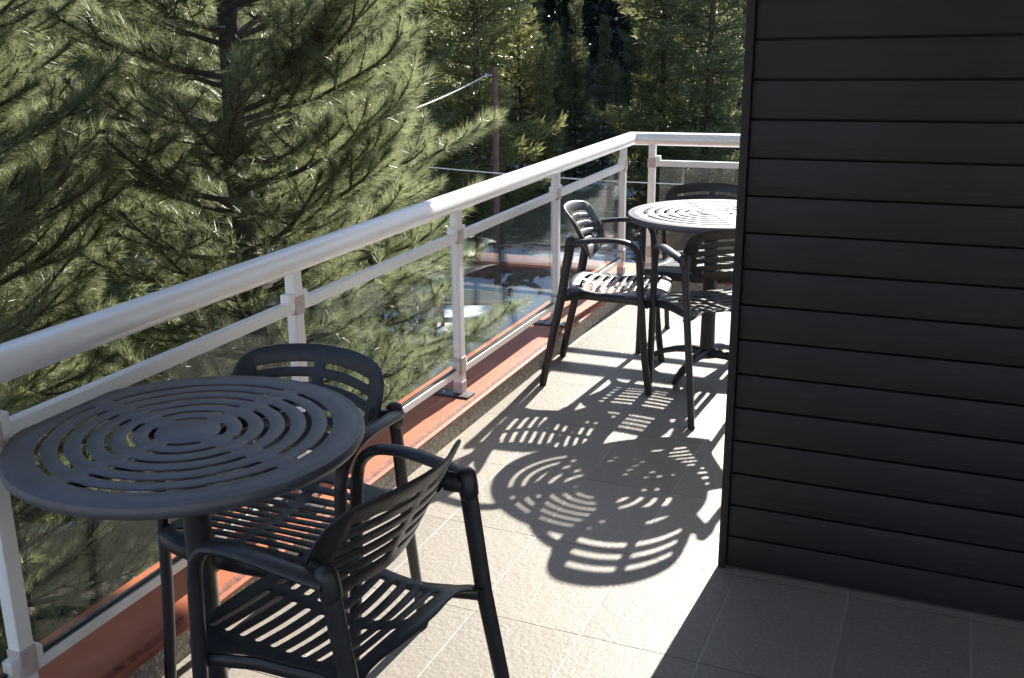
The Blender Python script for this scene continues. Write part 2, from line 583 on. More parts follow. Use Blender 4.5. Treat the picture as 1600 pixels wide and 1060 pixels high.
def plate(outline, holes, fn, thick, cuts_x, cuts_y, name):
    """a pierced plate: 2-D outline with slots, cut fine enough to be bent by fn(x, y) -> 3-D, given thickness
    and a softly rounded rim"""
    bm = bmesh.new()
    edges = []
    for loop in [outline] + holes:
        vs = [bm.verts.new((q[0], q[1], 0)) for q in loop]
        for i in range(len(vs)):
            edges.append(bm.edges.new((vs[i], vs[(i + 1) % len(vs)])))
    bmesh.ops.triangle_fill(bm, use_beauty=True, use_dissolve=False, edges=edges)
    for x in cuts_x:
        bmesh.ops.bisect_plane(bm, geom=bm.verts[:] + bm.edges[:] + bm.faces[:], plane_co=(x, 0, 0), plane_no=(1, 0, 0), dist=1e-6)
    for y in cuts_y:
        bmesh.ops.bisect_plane(bm, geom=bm.verts[:] + bm.edges[:] + bm.faces[:], plane_co=(0, y, 0), plane_no=(0, 1, 0), dist=1e-6)
    bm.verts.ensure_lookup_table()
    bm.verts.index_update()
    P2 = [(q.co.x, q.co.y) for q in bm.verts]
    faces = []
    bedges = []
    for f in bm.faces:
        if f.calc_area() < 1e-10:
            pass
        ids = [q.index for q in f.verts]
        if f.normal.z < 0:
            ids.reverse()
        faces.append(ids)
    fset = {}
    for ids in faces:
        for i in range(len(ids)):
            fset[(ids[i], ids[(i + 1) % len(ids)])] = 1
    for (a, b) in list(fset):
        if (b, a) not in fset:
            bedges.append((a, b))           # interior on the left
    bm.free()
    N = len(P2)
    nrm2 = {}
    for a, b in bedges:
        d = np.array(P2[b]) - np.array(P2[a])
        L = np.linalg.norm(d) + 1e-12
        o2 = np.array([d[1], -d[0]]) / L
        for q in (a, b):
            nrm2[q] = nrm2.get(q, np.zeros(2)) + o2
    h = thick / 2

    def pos(x, y, off):
        e = 1e-4
        p = np.array(fn(x, y))
        dx = np.array(fn(x + e, y)) - p
        dy = np.array(fn(x, y + e)) - p
        nn = np.cross(dx, dy)
        return p + nn / (np.linalg.norm(nn) + 1e-15) * off
    mb = MB()
    inset = min(0.35 * thick, 0.002)
    V = []
    for i in range(N):
        V.append(pos(P2[i][0], P2[i][1], h))
    for i in range(N):
        V.append(pos(P2[i][0], P2[i][1], -h))
    idx = {}
    for q in nrm2:
        o2 = nrm2[q] / (np.linalg.norm(nrm2[q]) + 1e-12)
        x, y = P2[q][0] + o2[0] * inset, P2[q][1] + o2[1] * inset
        idx[q] = len(V)
        V.append(pos(x, y, h * 0.45))
        V.append(pos(x, y, -h * 0.45))
    Fc = [tuple(f) for f in faces] + [tuple(i + N for i in reversed(f)) for f in faces]
    for a, b in bedges:
        Fc.append((b, a, idx[a], idx[b]))
        Fc.append((idx[b], idx[a], idx[a] + 1, idx[b] + 1))
        Fc.append((idx[b] + 1, idx[a] + 1, a + N, b + N))
    mb.add(V, Fc)
    me = bpy.data.meshes.new(name)
    me.from_pydata(mb.v, [], mb.f)
    me.polygons.foreach_set('use_smooth', [True] * len(me.polygons))
    me.set_sharp_from_angle(angle=R(50))
    me.update()
    return me


def slot(x0, x1, y, hgt, curve, n=9):
    """a lateral slot with rounded ends, its height following curve(x)"""
    r = hgt / 2
    lo, hi = min(x0, x1), max(x0, x1)
    xs = np.linspace(lo + r, hi - r, n)
    top = [(x, y + curve(x) + r) for x in xs]
    bot = [(x, y + curve(x) - r) for x in xs[::-1]]
    e1 = [(hi - r + r * math.sin(a), y + curve(hi - r) + r * math.cos(a)) for a in np.linspace(0, math.pi, 6)[1:-1]]
    e0 = [(lo + r - r * math.sin(a), y + curve(lo + r) - r * math.cos(a)) for a in np.linspace(0, math.pi, 6)[1:-1]]
    return top + e1 + bot + e0


# ------------------------------------------------------------------ terrace
CURB_Z = 0.077
CAP_Z = 0.100
YC = 6.06          # inner face of the far kerb
Y_NEAR = -3.0
X_FAR = 7.0
# floor slab (its walls are the building below)
fb = MB()
fb.add([(-0.27, Y_NEAR, 0), (X_FAR, Y_NEAR, 0), (X_FAR, 6.34, 0), (-0.27, 6.34, 0)], [(0, 1, 2, 3)])
tag(fb.build('terrace_floor', M_TILE, smooth=False), kind='structure')
bb = MB()
bb.box((3.365, 1.67, -2.252), (7.27, 9.34, 4.496))
bld = bb.build('building_base', M_RENDER, smooth=False)
tag(bld, 'grey rendered lower storey carrying the tiled terrace', 'building')

# parapet kerb with terracotta coping, one L-shaped sweep
path = [((0, Y_NEAR), (-1, 0)), ((0, YC), (-1, 1)), ((X_FAR, YC), (0, 1))]
kerb = empty('parapet_kerb', (0, YC, 0))
tag(kerb, 'low pebbledash kerb with terracotta coping under the railing', 'kerb')


def shift_path(pth, org):
    return [((x - org[0], y - org[1]), o2) for (x, y), o2 in pth]


kp = shift_path(path, (0, YC))
kb = MB()
kb.prism([(0.0, 0.002), (0.0, CURB_Z), (0.262, CURB_Z), (0.262, 0.002)], kp)
kb.build('kerb_face', M_CURB, kerb, smooth=False)
cb = MB()
cprof = [(-0.008, CURB_Z + 0.001), (-0.010, CURB_Z + 0.008), (-0.006, CURB_Z + 0.013), (0.004, CURB_Z + 0.014), (0.010, CURB_Z + 0.0155),
         (0.017, CURB_Z + 0.021), (0.024, CAP_Z - 0.0005), (0.034, CAP_Z), (0.278, CAP_Z), (0.284, CAP_Z - 0.006), (0.284, CURB_Z + 0.001)]
cmi = [0, 0, 0, 1, 1, 1, 0, 0, 0, 0, 0]
cb.prism(cprof, kp, cmi)
cb.build('coping', [M_CAP, M_CAP_SHADE], kerb, angle=60)

# ------------------------------------------------------------------ railing
XR = -0.085
YR = 6.15
PZ = CAP_Z
rail = empty('glass_railing', (XR, YR, 0))
tag(rail, 'white aluminium railing with round handrail and tinted glass panes', 'railing')
OX, OY = XR, YR


def rl(x, y, z):
    return (x - OX, y - OY, z)


hp = []
for k in range(28):
    a = 2 * math.pi * k / 28
    ca, sa = math.cos(a), math.sin(a)
    z = 0.040 * sa if sa > 0 else 0.036 * sa
    hp.append((0.0445 * (abs(ca) ** 0.9) * (1 if ca > 0 else -1), 0.899 + z))
hb = MB()
hb.prism(hp, shift_path([((XR, Y_NEAR), (-1, 0)), ((XR, YR), (-1, 1)), ((X_FAR, YR), (0, 1))], (OX, OY)))
# the collar seen where the handrail turns the corner
hb.build('handrail', M_ALU_RAIL, rail, angle=35)
hj = MB()
jp = [(a * 1.012, 0.899 + (z - 0.899) * 1.012) for a, z in hp]
hj.prism(jp, shift_path([((XR, 3.405), (-1, 0)), ((XR, 3.412), (-1, 0))], (OX, OY)))
hj.build('handrail_joint', M_ALU_RAIL, rail)

near_posts = [5.985 - 1.1445 * i for i in range(7)]
far_posts = [0.045 + 1.14 * i for i in range(6)]


def make_post(x, y, along, prev_side=True, next_side=True):
    """along: unit vector of the railing"""
    ax, ay = along
    b = MB()
    sx = 0.036 if ax == 0 else 0.040
    sy = 0.040 if ax == 0 else 0.036
    b.box(rl(x, y, (PZ + 0.865) / 2 + 0.002), (sx, sy, 0.865 - PZ), bev=0.003)
    p = b.build('post', M_ALU, rail, smooth=False)
    for cz, ex, ch in ((0.762, 0.007, 0.056), (0.225, 0.006, 0.07), (0.128, 0.005, 0.055)):
        c = MB()
        c.box((0, 0, cz), (sx + ex, sy + ex, ch), bev=0.003)
        co = c.build('collar', M_COLLAR, p, smooth=False)
        co.location = rl(x, y, 0)
    for s, on in ((-1, prev_side), (1, next_side)):
        if not on:
            continue
        d = 0.034
        for q, (wd, zz, hh, bv) in enumerate(((0.036, 0.776, 0.054, 0.006), (0.030, 0.228, 0.034, 0.007))):
            k = MB()
            d2 = d if q == 0 else 0.030
            k.box((ax * s * d2, ay * s * d2, zz), (0.032 if ax else wd, 0.032 if ay else wd, hh), bev=bv)
            ko = k.build('clamp', M_ALU, p, smooth=False)
            ko.location = rl(x, y, 0)
    # foot plate with two bolts
    t = MB()
    nx, ny = (-1, 0) if ax == 0 else (0, 1)
    cx, cy = x + nx * 0.028 - ax * 0.022, y + ny * 0.028 - ay * 0.022
    t.box(rl(cx, cy, PZ + 0.0045), (0.182 if ax == 0 else 0.075, 0.075 if ax == 0 else 0.182, 0.007), bev=0.0015)
    pl = t.build('foot_plate', M_PLATE, p)
    for q in (0.028, 0.068):
        bo = MB()
        px, py = cx + nx * q - ax * 0.020, cy + ny * q - ay * 0.020
        bo.lathe([(0.0085, PZ + 0.0085), (0.0085, PZ + 0.011), (0.0062, PZ + 0.0115), (0.0062, PZ + 0.0165), (0.003, PZ + 0.019)], rl(px, py, 0), n=10)
        bo.build('bolt', M_BOLT, p)
    return p


for y in near_posts:
    make_post(XR, y, (0, 1), True, y < 5.9)
for i, x in enumerate(far_posts):
    make_post(x, YR, (1, 0), i > 0, True)

spans = []
ys = sorted(near_posts)
for a, b in zip(ys[:-1], ys[1:]):
    spans.append(((XR, a), (XR, b)))
for a, b in zip(far_posts[:-1], far_posts[1:]):
    spans.append(((a, YR), (b, YR)))
for (x0, y0), (x1, y1) in spans:
    L = math.hypot(x1 - x0, y1 - y0)
    ux, uy = (x1 - x0) / L, (y1 - y0) / L
    mx_, my_ = (x0 + x1) / 2, (y0 + y1) / 2
    horizontal = abs(ux) > 0.5

    def bar(z, h, t, trim, bev=0.003):
        b = MB()
        s = (L - 2 * trim, t, h) if horizontal else (t, L - 2 * trim, h)
        b.box(rl(mx_, my_, z), s, bev=bev)
        return b
    bar(0.759, 0.035, 0.030, 0.0205).build('mid_rail', M_ALU, rail, smooth=False)
    bar(0.199, 0.028, 0.022, 0.0205, 0.003).build('bottom_rail', M_ALU, rail, smooth=False)
    bar(0.2175, 0.008, 0.012, 0.05, 0.001).build('gasket', M_GASKET, rail)
    b = bar(0.4815, 0.519, 0.008, 0.048, 0.0008)
    b.build('glass_pane', M_GLASS, rail, smooth=False)

# ------------------------------------------------------------------ chair
JX, JY, JZ = 0.228, -0.166, 0.657
RFX, RFY = 0.224, -0.300
FX, FY, FZ = 0.250, 0.088, 0.664
FFX, FFY = 0.246, 0.174


def interp(x, pts):
    xs = [q[0] for q in pts]
    return float(np.interp(x, xs, [q[1] for q in pts]))


def back_fn(x, z):
    yc = -0.125 - (z - 0.56) * 0.53
    return (x, yc + 0.052 * (x / 0.2) ** 2, z)


def back_outline():
    half = [(0, 0.787), (0.08, 0.785), (0.14, 0.779), (0.182, 0.769), (0.207, 0.748), (0.217, 0.717), (0.219, 0.68), (0.213, 0.645),
            (0.19, 0.607), (0.15, 0.578), (0.09, 0.560), (0, 0.552)]
    s = [tuple(q) for q in spline(half, 5)]
    return s[:-1] + [s[-1]] + [(-x, z) for x, z in s[-2:0:-1]]


def seat_z(x, y):
    z = 0.437 - 0.020 * math.exp(-((y + 0.03) / 0.13) ** 2) * (1 - 0.6 * min(1, (x / 0.22) ** 2))
    z += 0.020 * max(0.0, min(1.0, (-y - 0.10) / 0.08)) * (1 - min(1, (x / 0.2) ** 2))
    e = y - 0.165
    if e > 0:
        z -= 3.6 * e * e + 0.02 * e
    z -= 0.016 * max(0.0, (abs(x) - 0.15) / 0.08) ** 2
    return z


def seat_fn(x, y):
    return (x, y, seat_z(x, y))


def seat_outline():
    half = [(0, 0.226), (0.08, 0.224), (0.15, 0.216), (0.198, 0.196), (0.226, 0.180), (0.236, 0.150), (0.222, 0.112), (0.200, 0.05), (0.188, -0.02), (0.182, -0.09),
            (0.188, -0.135), (0.206, -0.168), (0.232, -0.186), (0.236, -0.205), (0.232, -0.224), (0.200, -0.216), (0.165, -0.196), (0.12, -0.196), (0.06, -0.206), (0, -0.210)]
    s = [tuple(q) for q in spline(half, 4)]
    return s[:-1] + [s[-1]] + [(-x, z) for x, z in s[-2:0:-1]]


def make_chair():
    root = empty('armchair', (0, 0, 0))
    # back
    crown = lambda x: -0.020 * (x / 0.2) ** 2
    holes = []
    for i in range(5):
        z = 0.742 - 0.0345 * i
        oi, oo = (0.012, 0.094)
        wid = [0.168, 0.172, 0.172, 0.165, 0.140][i]
        for s in (-1, 1):
            holes.append(slot(s * 0.013, s * wid, z, 0.0160, crown, 12))
    me = plate(back_outline(), holes, back_fn, 0.006, np.linspace(-0.2, 0.2, 21), np.linspace(0.57, 0.77, 6), 'backrest')
    link('backrest', me, M_CHAIR, root)
    # seat
    dish = lambda x: -0.012 * (1 - (abs(abs(x) - 0.09) / 0.09) ** 2)
    holes = []
    for i in range(10):
        y = 0.162 - 0.0355 * i
        w0 = interp(y, [(-0.2, 0.125), (-0.15, 0.145), (-0.09, 0.158), (0, 0.163), (0.1, 0.172), (0.16, 0.176)])
        cv = lambda x: 0.010 * (x / 0.17) ** 2
        for s in (-1, 1):
            holes.append(slot(s * 0.013, s * w0, y, 0.0175, cv))
    me = plate(seat_outline(), holes, seat_fn, 0.0055, np.linspace(-0.225, 0.225, 16), np.linspace(-0.19, 0.215, 22), 'seat')
    seat = link('seat', me, M_CHAIR, root)
    # thick apron under the front and side rim
    ap = MB()
    for s in (-1, 1):
        pts = [(s * x, y, seat_z(x, y) - 0.015) for x, y in spline([(0.236, 0.150), (0.214, 0.08), (0.196, 0.02), (0.184, -0.09), (0.192, -0.14), (0.222, -0.205)], 4)]
        ap.tube(pts, (0.009, 0.014), n=10, side=(1, 0, 0))
    pts = [(x, y - 0.006, seat_z(x, y) - 0.017) for x, y in spline([(-0.236, 0.158), (-0.198, 0.194), (-0.15, 0.213), (-0.08, 0.221), (0, 0.223), (0.08, 0.221), (0.15, 0.213), (0.198, 0.194), (0.236, 0.158)], 4)]
    ap.tube(pts, (0.012, 0.021), n=10, side=(0, 1, 0))
    ap.build('seat_rim', M_CHAIR, seat)
    for s in (-1, 1):
        # arm: from the rear joint forward and over into the front leg
        P = spline([(s * (JX + 0.012), JY - 0.012, JZ), (s * (JX + 0.024), JY + 0.05, JZ + 0.012), (s * 0.258, -0.03, 0.678), (s * 0.258, 0.04, 0.676),
                    (s * 0.255, 0.085, 0.662), (s * 0.252, 0.112, 0.630), (s * 0.251, 0.122, 0.590)], 6)
        rr = [(0.020, 0.012)] * 6 + [(0.020, 0.0115)] * 6 + [(0.0195, 0.0115)] * 6
        while len(rr) < len(P):
            t = (len(rr) - 18) / (len(P) - 19)
            rr.append((0.0195 - 0.005 * t, 0.0115 + 0.003 * t))
        a = MB()
        a.tube(P, rr, n=14, side=(1, 0, 0))
        arm = a.build('armrest', M_CHAIR, root)
        k = MB()
        k.lathe([(0.004, -0.040), (0.014, -0.037), (0.0200, -0.026), (0.0215, -0.010), (0.0215, 0.012), (0.0195, 0.022), (0.013, 0.029), (0.004, 0.0315)],
                (s * (JX + 0.004), JY - 0.012, JZ - 0.002), n=18, axis=(0.06 * s, 0.19, 0.98))
        lug = [back_fn(s * 0.19, 0.662), (s * 0.212, -0.135, 0.659), (s * 0.226, JY - 0.008, JZ - 0.004)]
        k.tube(lug, [(0.012, 0.022), (0.014, 0.022), (0.016, 0.02)], n=10, side=(0, 1, 0))
        k.build('joint', M_CHAIR, arm)
        # front leg
        f = MB()
        f.tube(spline([(s * 0.251, 0.122, 0.592), (s * 0.250, 0.131, 0.45), (s * 0.248, 0.150, 0.2), (s * FFX, FFY, 0.012)], 4), [(0.0145, 0.0155)] * 13, n=14, side=(1, 0, 0))
        leg = f.build('leg', M_CHAIR, root)
        g = MB()
        g.lathe([(0.013, 0.0), (0.0155, 0.003), (0.0155, 0.013)], (s * FFX, FFY, 0), n=12)
        g.build('leg_glide', M_GASKET, leg)
        # rear leg
        f = MB()
        f.tube([(s * (JX + 0.003), JY - 0.012, JZ - 0.006), (s * 0.2265, -0.215, 0.42), (s * 0.225, -0.262, 0.2), (s * RFX, RFY, 0.012)],
               [(0.0135, 0.021), (0.0135, 0.020), (0.013, 0.018), (0.0125, 0.0165)], n=14, side=(1, 0, 0))
        leg = f.build('leg', M_CHAIR, root)
        g = MB()
        g.lathe([(0.013, 0.0), (0.0155, 0.003), (0.0155, 0.013)], (s * RFX, RFY, 0), n=12)
        g.build('leg_glide', M_GASKET, leg)
    return root


GR = 'slatted black terrace armchairs'
chair = make_chair()
chair.location = (0.640, 1.575, 0)
chair.rotation_euler.z = R(84.1)
tag(chair, 'black slatted armchair nearest the viewer, its back turned to the tile floor', 'chair', GR)
for (x, y, a, lab) in ((0.361, 4.45, -81.8, 'black slatted armchair facing right with sunlit seat beside the railing'),
                       (0.855, 4.275, 33.5, 'black slatted armchair in front of the far table, seen from behind'),
                       (0.282, 1.90, 181.0, 'black slatted armchair between the near table and the railing glass'),
                       (0.605, 4.985, 180.0, 'black slatted armchair on the far side of the sunlit table')):
    c = copy_tree(chair)
    c.location = (x, y, 0)
    c.rotation_euler.z = R(a)
    c['label'] = lab

# ------------------------------------------------------------------ table
TZ = 0.750
TR = 0.374


def arc_slot(r, w_, a0, a1, n=14):
    ro, ri = r + w_ / 2, r - w_ / 2
    A = np.linspace(a0, a1, n)
    o_ = [(ro * math.cos(a), ro * math.sin(a)) for a in A]
    i_ = [(ri * math.cos(a), ri * math.sin(a)) for a in A[::-1]]
    e1 = [(r * math.cos(a1) + w_ / 2 * math.cos(a1 + t), r * math.sin(a1) + w_ / 2 * math.sin(a1 + t)) for t in (math.pi * .25, math.pi * .5, math.pi * .75)]
    e0 = [(r * math.cos(a0) + w_ / 2 * math.cos(a0 + math.pi + t), r * math.sin(a0) + w_ / 2 * math.sin(a0 + math.pi + t)) for t in (math.pi * .25, math.pi * .5, math.pi * .75)]
    return o_ + e1 + i_ + e0


def make_table():
    root = empty('round_table', (0, 0, 0))
    holes = []
    for q in range(4):
        for r in (0.075, 0.120, 0.165, 0.210, 0.255, 0.300):
            g = math.asin(min(0.9, (0.020 + 0.0085) / r))
            holes.append(arc_slot(r, 0.0155, q * math.pi / 2 + g, (q + 1) * math.pi / 2 - g))
    out_ = [(0.362 * math.cos(a), 0.362 * math.sin(a)) for a in np.linspace(0, 2 * math.pi, 97)[:-1]]
    me = plate(out_, holes, lambda x, y: (x, y, TZ - 0.0035), 0.0045, [], [], 'tabletop')
    top = link('tabletop', me, M_TABLE, root)
    rim = MB()
    # rolled rim around the pierced disc, a fine seam between them
    pr = [(0.3645, -0.020), (0.3645, -0.0035), (0.3665, -0.0010), (0.371, -0.0006), (0.377, -0.003), (0.380, -0.009), (0.3805, -0.016), (0.378, -0.024), (0.372, -0.029), (0.3665, -0.028)]
    n = 96
    vs, fs = [], []
    for k in range(n):
        a = 2 * math.pi * k / n
        for r, z in pr:
            vs.append((r * math.cos(a) * TR / 0.3805, r * math.sin(a) * TR / 0.3805, TZ + z))
    m_ = len(pr)
    for k in range(n):
        for i in range(m_):
            fs.append((k * m_ + i, ((k + 1) % n) * m_ + i, ((k + 1) % n) * m_ + (i + 1) % m_, k * m_ + (i + 1) % m_))
    rim.add(vs, fs)
    rim.build('table_rim', M_TABLE, top)
    sup = MB()
    for q in range(4):
        a = q * math.pi / 2
        d = Vector((math.cos(a), math.sin(a), 0))
        s = Vector((-d.y, d.x, 0))
        sup.tube([d * 0.02 + Vector((0, 0, TZ - 0.045)), d * 0.20 + Vector((0, 0, TZ - 0.030)), d * 0.335 + Vector((0, 0, TZ - 0.024))], [(0.017, 0.018), (0.017, 0.009), (0.016, 0.006)], n=10, side=s)
    sup.lathe([(0.05, TZ - 0.075), (0.075, TZ - 0.055), (0.075, TZ - 0.02)], n=24)
    sup.build('top_support', M_CHAIR, root)
    colm = MB()
    colm.lathe([(0.036, 0.085), (0.034, 0.12), (0.032, 0.20), (0.030, 0.50), (0.031, TZ - 0.06)], n=24)
    colm.build('pedestal', M_CHAIR, root)
    for q in range(4):
        a = q * math.pi / 2 + math.pi / 4
        d = Vector((math.cos(a), math.sin(a), 0))
        s = Vector((-d.y, d.x, 0))
        lg = MB()
        P = [d * t + Vector((0, 0, z)) for t, z in ((0.005, 0.098), (0.05, 0.106), (0.10, 0.104), (0.16, 0.092), (0.22, 0.072), (0.27, 0.048), (0.295, 0.036))]
        lg.tube(P, [(0.026, 0.026), (0.025, 0.022), (0.023, 0.018), (0.021, 0.015), (0.020, 0.013), (0.019, 0.011), (0.016, 0.008)], n=12, side=s)
        l_ = lg.build('foot', M_CHAIR, root)
        gl = MB()
        c = d * 0.272
        prof = [(0.012, 0.0), (0.017, 0.002), (0.017, 0.010), (0.010, 0.012), (0.010, 0.016), (0.018, 0.018), (0.018, 0.036), (0.012, 0.040)]
        gl.lathe(prof, c, n=16)
        gl.build('foot_glide', M_GLIDE, l_)
    return root


GT = 'round slotted pedestal tables'
table = make_table()
table.location = (0.271, 1.614, 0)
table.rotation_euler.z = R(-12.3)
tag(table, 'round slotted table in the shade, nearest the viewer', 'table', GT)
t2 = copy_tree(table)
t2.location = (0.736, 4.609, 0)
t2.rotation_euler.z = R(29.5)
t2['label'] = 'round slotted table with its top shining white in the sun'

# ------------------------------------------------------------------ building over and beside the terrace
pw = empty('partition_wall', (1.175, 2.86, 0))
tag(pw, 'dark boarded partition wall standing on the tiles at the right', 'wall')
b = MB()
for i in range(26):
    cut = rng.uniform(0.8, 4.6)
    for x0, x1 in ((0.012, cut - 0.002), (cut + 0.002, 5.79)):
        b.box(((x0 + x1) / 2, rng.uniform(-0.002, 0.002), 0.056 + i * 0.1), (x1 - x0, 0.05, 0.0955), bev=0.005)
b.build('cladding', M_PARTITION, pw)
b = MB()
b.box((2.90, 0.008, 1.305), (5.78, 0.02, 2.60))
b.build('backing', M_PARTITION, pw)
b = MB()
b.box((0.0, 0.0, 1.305), (0.022, 0.072, 2.605), bev=0.003)
b.build('edge_trim', M_PARTITION, pw)
# upper balcony: its front edge throws the shade on the near table
SH = 2.62
sun_k = 1.0 / math.tan(SUN_EL) / math.cos(0)
ys_edge = 3.432 + (SH - 0.917) * math.cos(SUN_AZ) * sun_k
b = MB()
b.box((3.36, (ys_edge - 3.2) / 2, SH + 0.11), (7.3, ys_edge + 3.2, 0.22), bev=0.01)
o = b.build('upper_balcony', M_WHITEWALL, smooth=False)
tag(o, 'white rendered balcony slab above the terrace, shading the near table', 'balcony')

# ------------------------------------------------------------------ ground and hills
GZ = -4.0


def ground_h(x, y):
    d = math.hypot(x - CAM[0], y)
    z = GZ + 0.10 * math.sin(x * 0.35 + 1.0) * math.cos(y * 0.27) + 0.05 * math.sin(x * 1.1) * math.sin(y * 0.9)
    if d > 26:
        z += 0.075 * (d - 26) + 0.25 * math.sin(x * 0.21 + y * 0.17) * min(1, (d - 26) / 10)
    if d > 58:
        z += 0.30 * (d - 58)
    if d > 150:
        z -= 0.27 * (d - 150)
    return z


gm = MB()
NR, NA = 70, 160
rr = [0.0] + [1.5 * (1.075 ** i) for i in range(NR)]
vs, fs = [], []
for i, r in enumerate(rr):
    for k in range(NA):
        a = 2 * math.pi * k / NA
        x, y = CAM[0] + r * math.cos(a), r * math.sin(a)
        vs.append((x, y, ground_h(x, y)))
for i in range(len(rr) - 1):
    for k in range(NA):
        fs.append((i * NA + k, i * NA + (k + 1) % NA, (i + 1) * NA + (k + 1) % NA, (i + 1) * NA + k))
gm.add(vs, fs)
tag(gm.build('ground', M_GROUND, angle=80), kind='structure')


# ------------------------------------------------------------------ pines beside the terrace
def tri_mesh(name, V):
    """V: (n, 3, 3) triangles"""
    n = len(V)
    me = bpy.data.meshes.new(name)
    me.vertices.add(n * 3)
    me.vertices.foreach_set('co', V.reshape(-1).astype(np.float32))
    me.loops.add(n * 3)
    me.loops.foreach_set('vertex_index', np.arange(n * 3, dtype=np.int32))
    me.polygons.add(n)
    me.polygons.foreach_set('loop_start', np.arange(0, n * 3, 3, dtype=np.int32))
    me.update(calc_edges=True)
    return me


def unit(a):
    return a / (np.linalg.norm(a, axis=-1, keepdims=True) + 1e-12)


def needles(path, per_m, length, width, spread=(28, 62), droop=0.04, start=0.0):
    """bottle-brush of needles along a twig"""
    P = np.array(path)
    seg = np.linalg.norm(np.diff(P, axis=0), axis=1)
    L = seg.sum()
    length = length * rng.uniform(0.70, 1.18)
    n = max(3, int(per_m * rng.uniform(0.6, 1.2) * L * (1 - start)))
    s = rng.uniform(start, 1.0, n) * L
    s = np.where(rng.random(n) < 0.16, L * rng.uniform(0.93, 1.0, n), s)
    cum = np.r_[0, np.cumsum(seg)]
    i = np.clip(np.searchsorted(cum, s) - 1, 0, len(seg) - 1)
    t = (s - cum[i]) / seg[i]
    B = P[i] + (P[i + 1] - P[i]) * t[:, None]
    T = unit(P[i + 1] - P[i])
    rv = rng.normal(size=(n, 3))
    pv = unit(rv - (rv * T).sum(1, keepdims=True) * T)
    ang = np.radians(rng.uniform(*spread, n)) * np.where(s > 0.92 * L, rng.uniform(0.1, 0.9, n), 1.0)
    D = T * np.cos(ang)[:, None] + pv * np.sin(ang)[:, None]
    D[:, 2] -= droop
    D = unit(D)
    ln = length * rng.uniform(0.65, 1.1, n)
    side = unit(np.cross(D, rng.normal(size=(n, 3)))) * (width / 2)
    return np.stack([B + side, B - side, B + D * ln[:, None]], 1)


def branch_path(o_, az, L, pitch0, pitch1, n=9, wig=0.05):
    P = [np.array(o_, float)]
    for k in range(n):
        t = (k + 0.5) / n
        p = pitch0 + (pitch1 - pitch0) * t ** 1.3
        a = az + rng.normal() * wig
        P.append(P[-1] + np.array([math.cos(a) * math.cos(p), math.sin(a) * math.cos(p), math.sin(p)]) * L / n)
    return np.array(P)


def sub_twigs(P, L, wood, tris, dens, nlen, nwid, n_sub, rad, frac=(0.25, 0.42), tip=0.45):
    """needle-bearing side twigs along a limb P; returns nothing, fills wood and tris"""
    wood.tube([tuple(q) for q in P], [(rad * (1 - 0.8 * i / (len(P) - 1)),) * 2 for i in range(len(P))], n=6)
    tris.append(needles(P, dens, nlen, nwid, start=1 - tip))
    for j in range(n_sub):
        t = 0.13 + 0.81 * (j + rng.random() * 0.6) / n_sub
        f = t * (len(P) - 1)
        i = min(int(f), len(P) - 2)
        o_ = P[i] + (P[i + 1] - P[i]) * (f - i)
        T = unit(P[i + 1] - P[i])
        az = math.atan2(T[1], T[0]) + (1 if j % 2 else -1) * R(rng.uniform(32, 62))
        l_ = L * rng.uniform(*frac) * (1.15 - 0.6 * t)
        l_ = max(l_, 0.16)
        p0 = math.asin(max(-1, min(1, T[2]))) * 0.6 + R(rng.uniform(-8, 14))
        Q = branch_path(o_, az, l_, p0, p0 + R(rng.uniform(12, 38)), n=5, wig=0.08)
        wood.tube([tuple(q) for q in Q], [(rad * 0.38 * (1 - 0.7 * k / 5),) * 2 for k in range(6)], n=5)
        tris.append(needles(Q, dens, nlen, nwid, start=0.15))
        if l_ > 0.42:
            for s in (-1, 1):
                kx = 2 + (s > 0)
                T2 = unit(Q[kx + 1] - Q[kx])
                Q2 = branch_path(Q[kx], math.atan2(T2[1], T2[0]) + s * R(rng.uniform(28, 50)), l_ * 0.5, p0, p0 + R(25), n=4)
                wood.tube([tuple(q) for q in Q2], [(rad * 0.24,) * 2] * 5, n=4)
                tris.append(needles(Q2, dens, nlen, nwid, start=0.1))


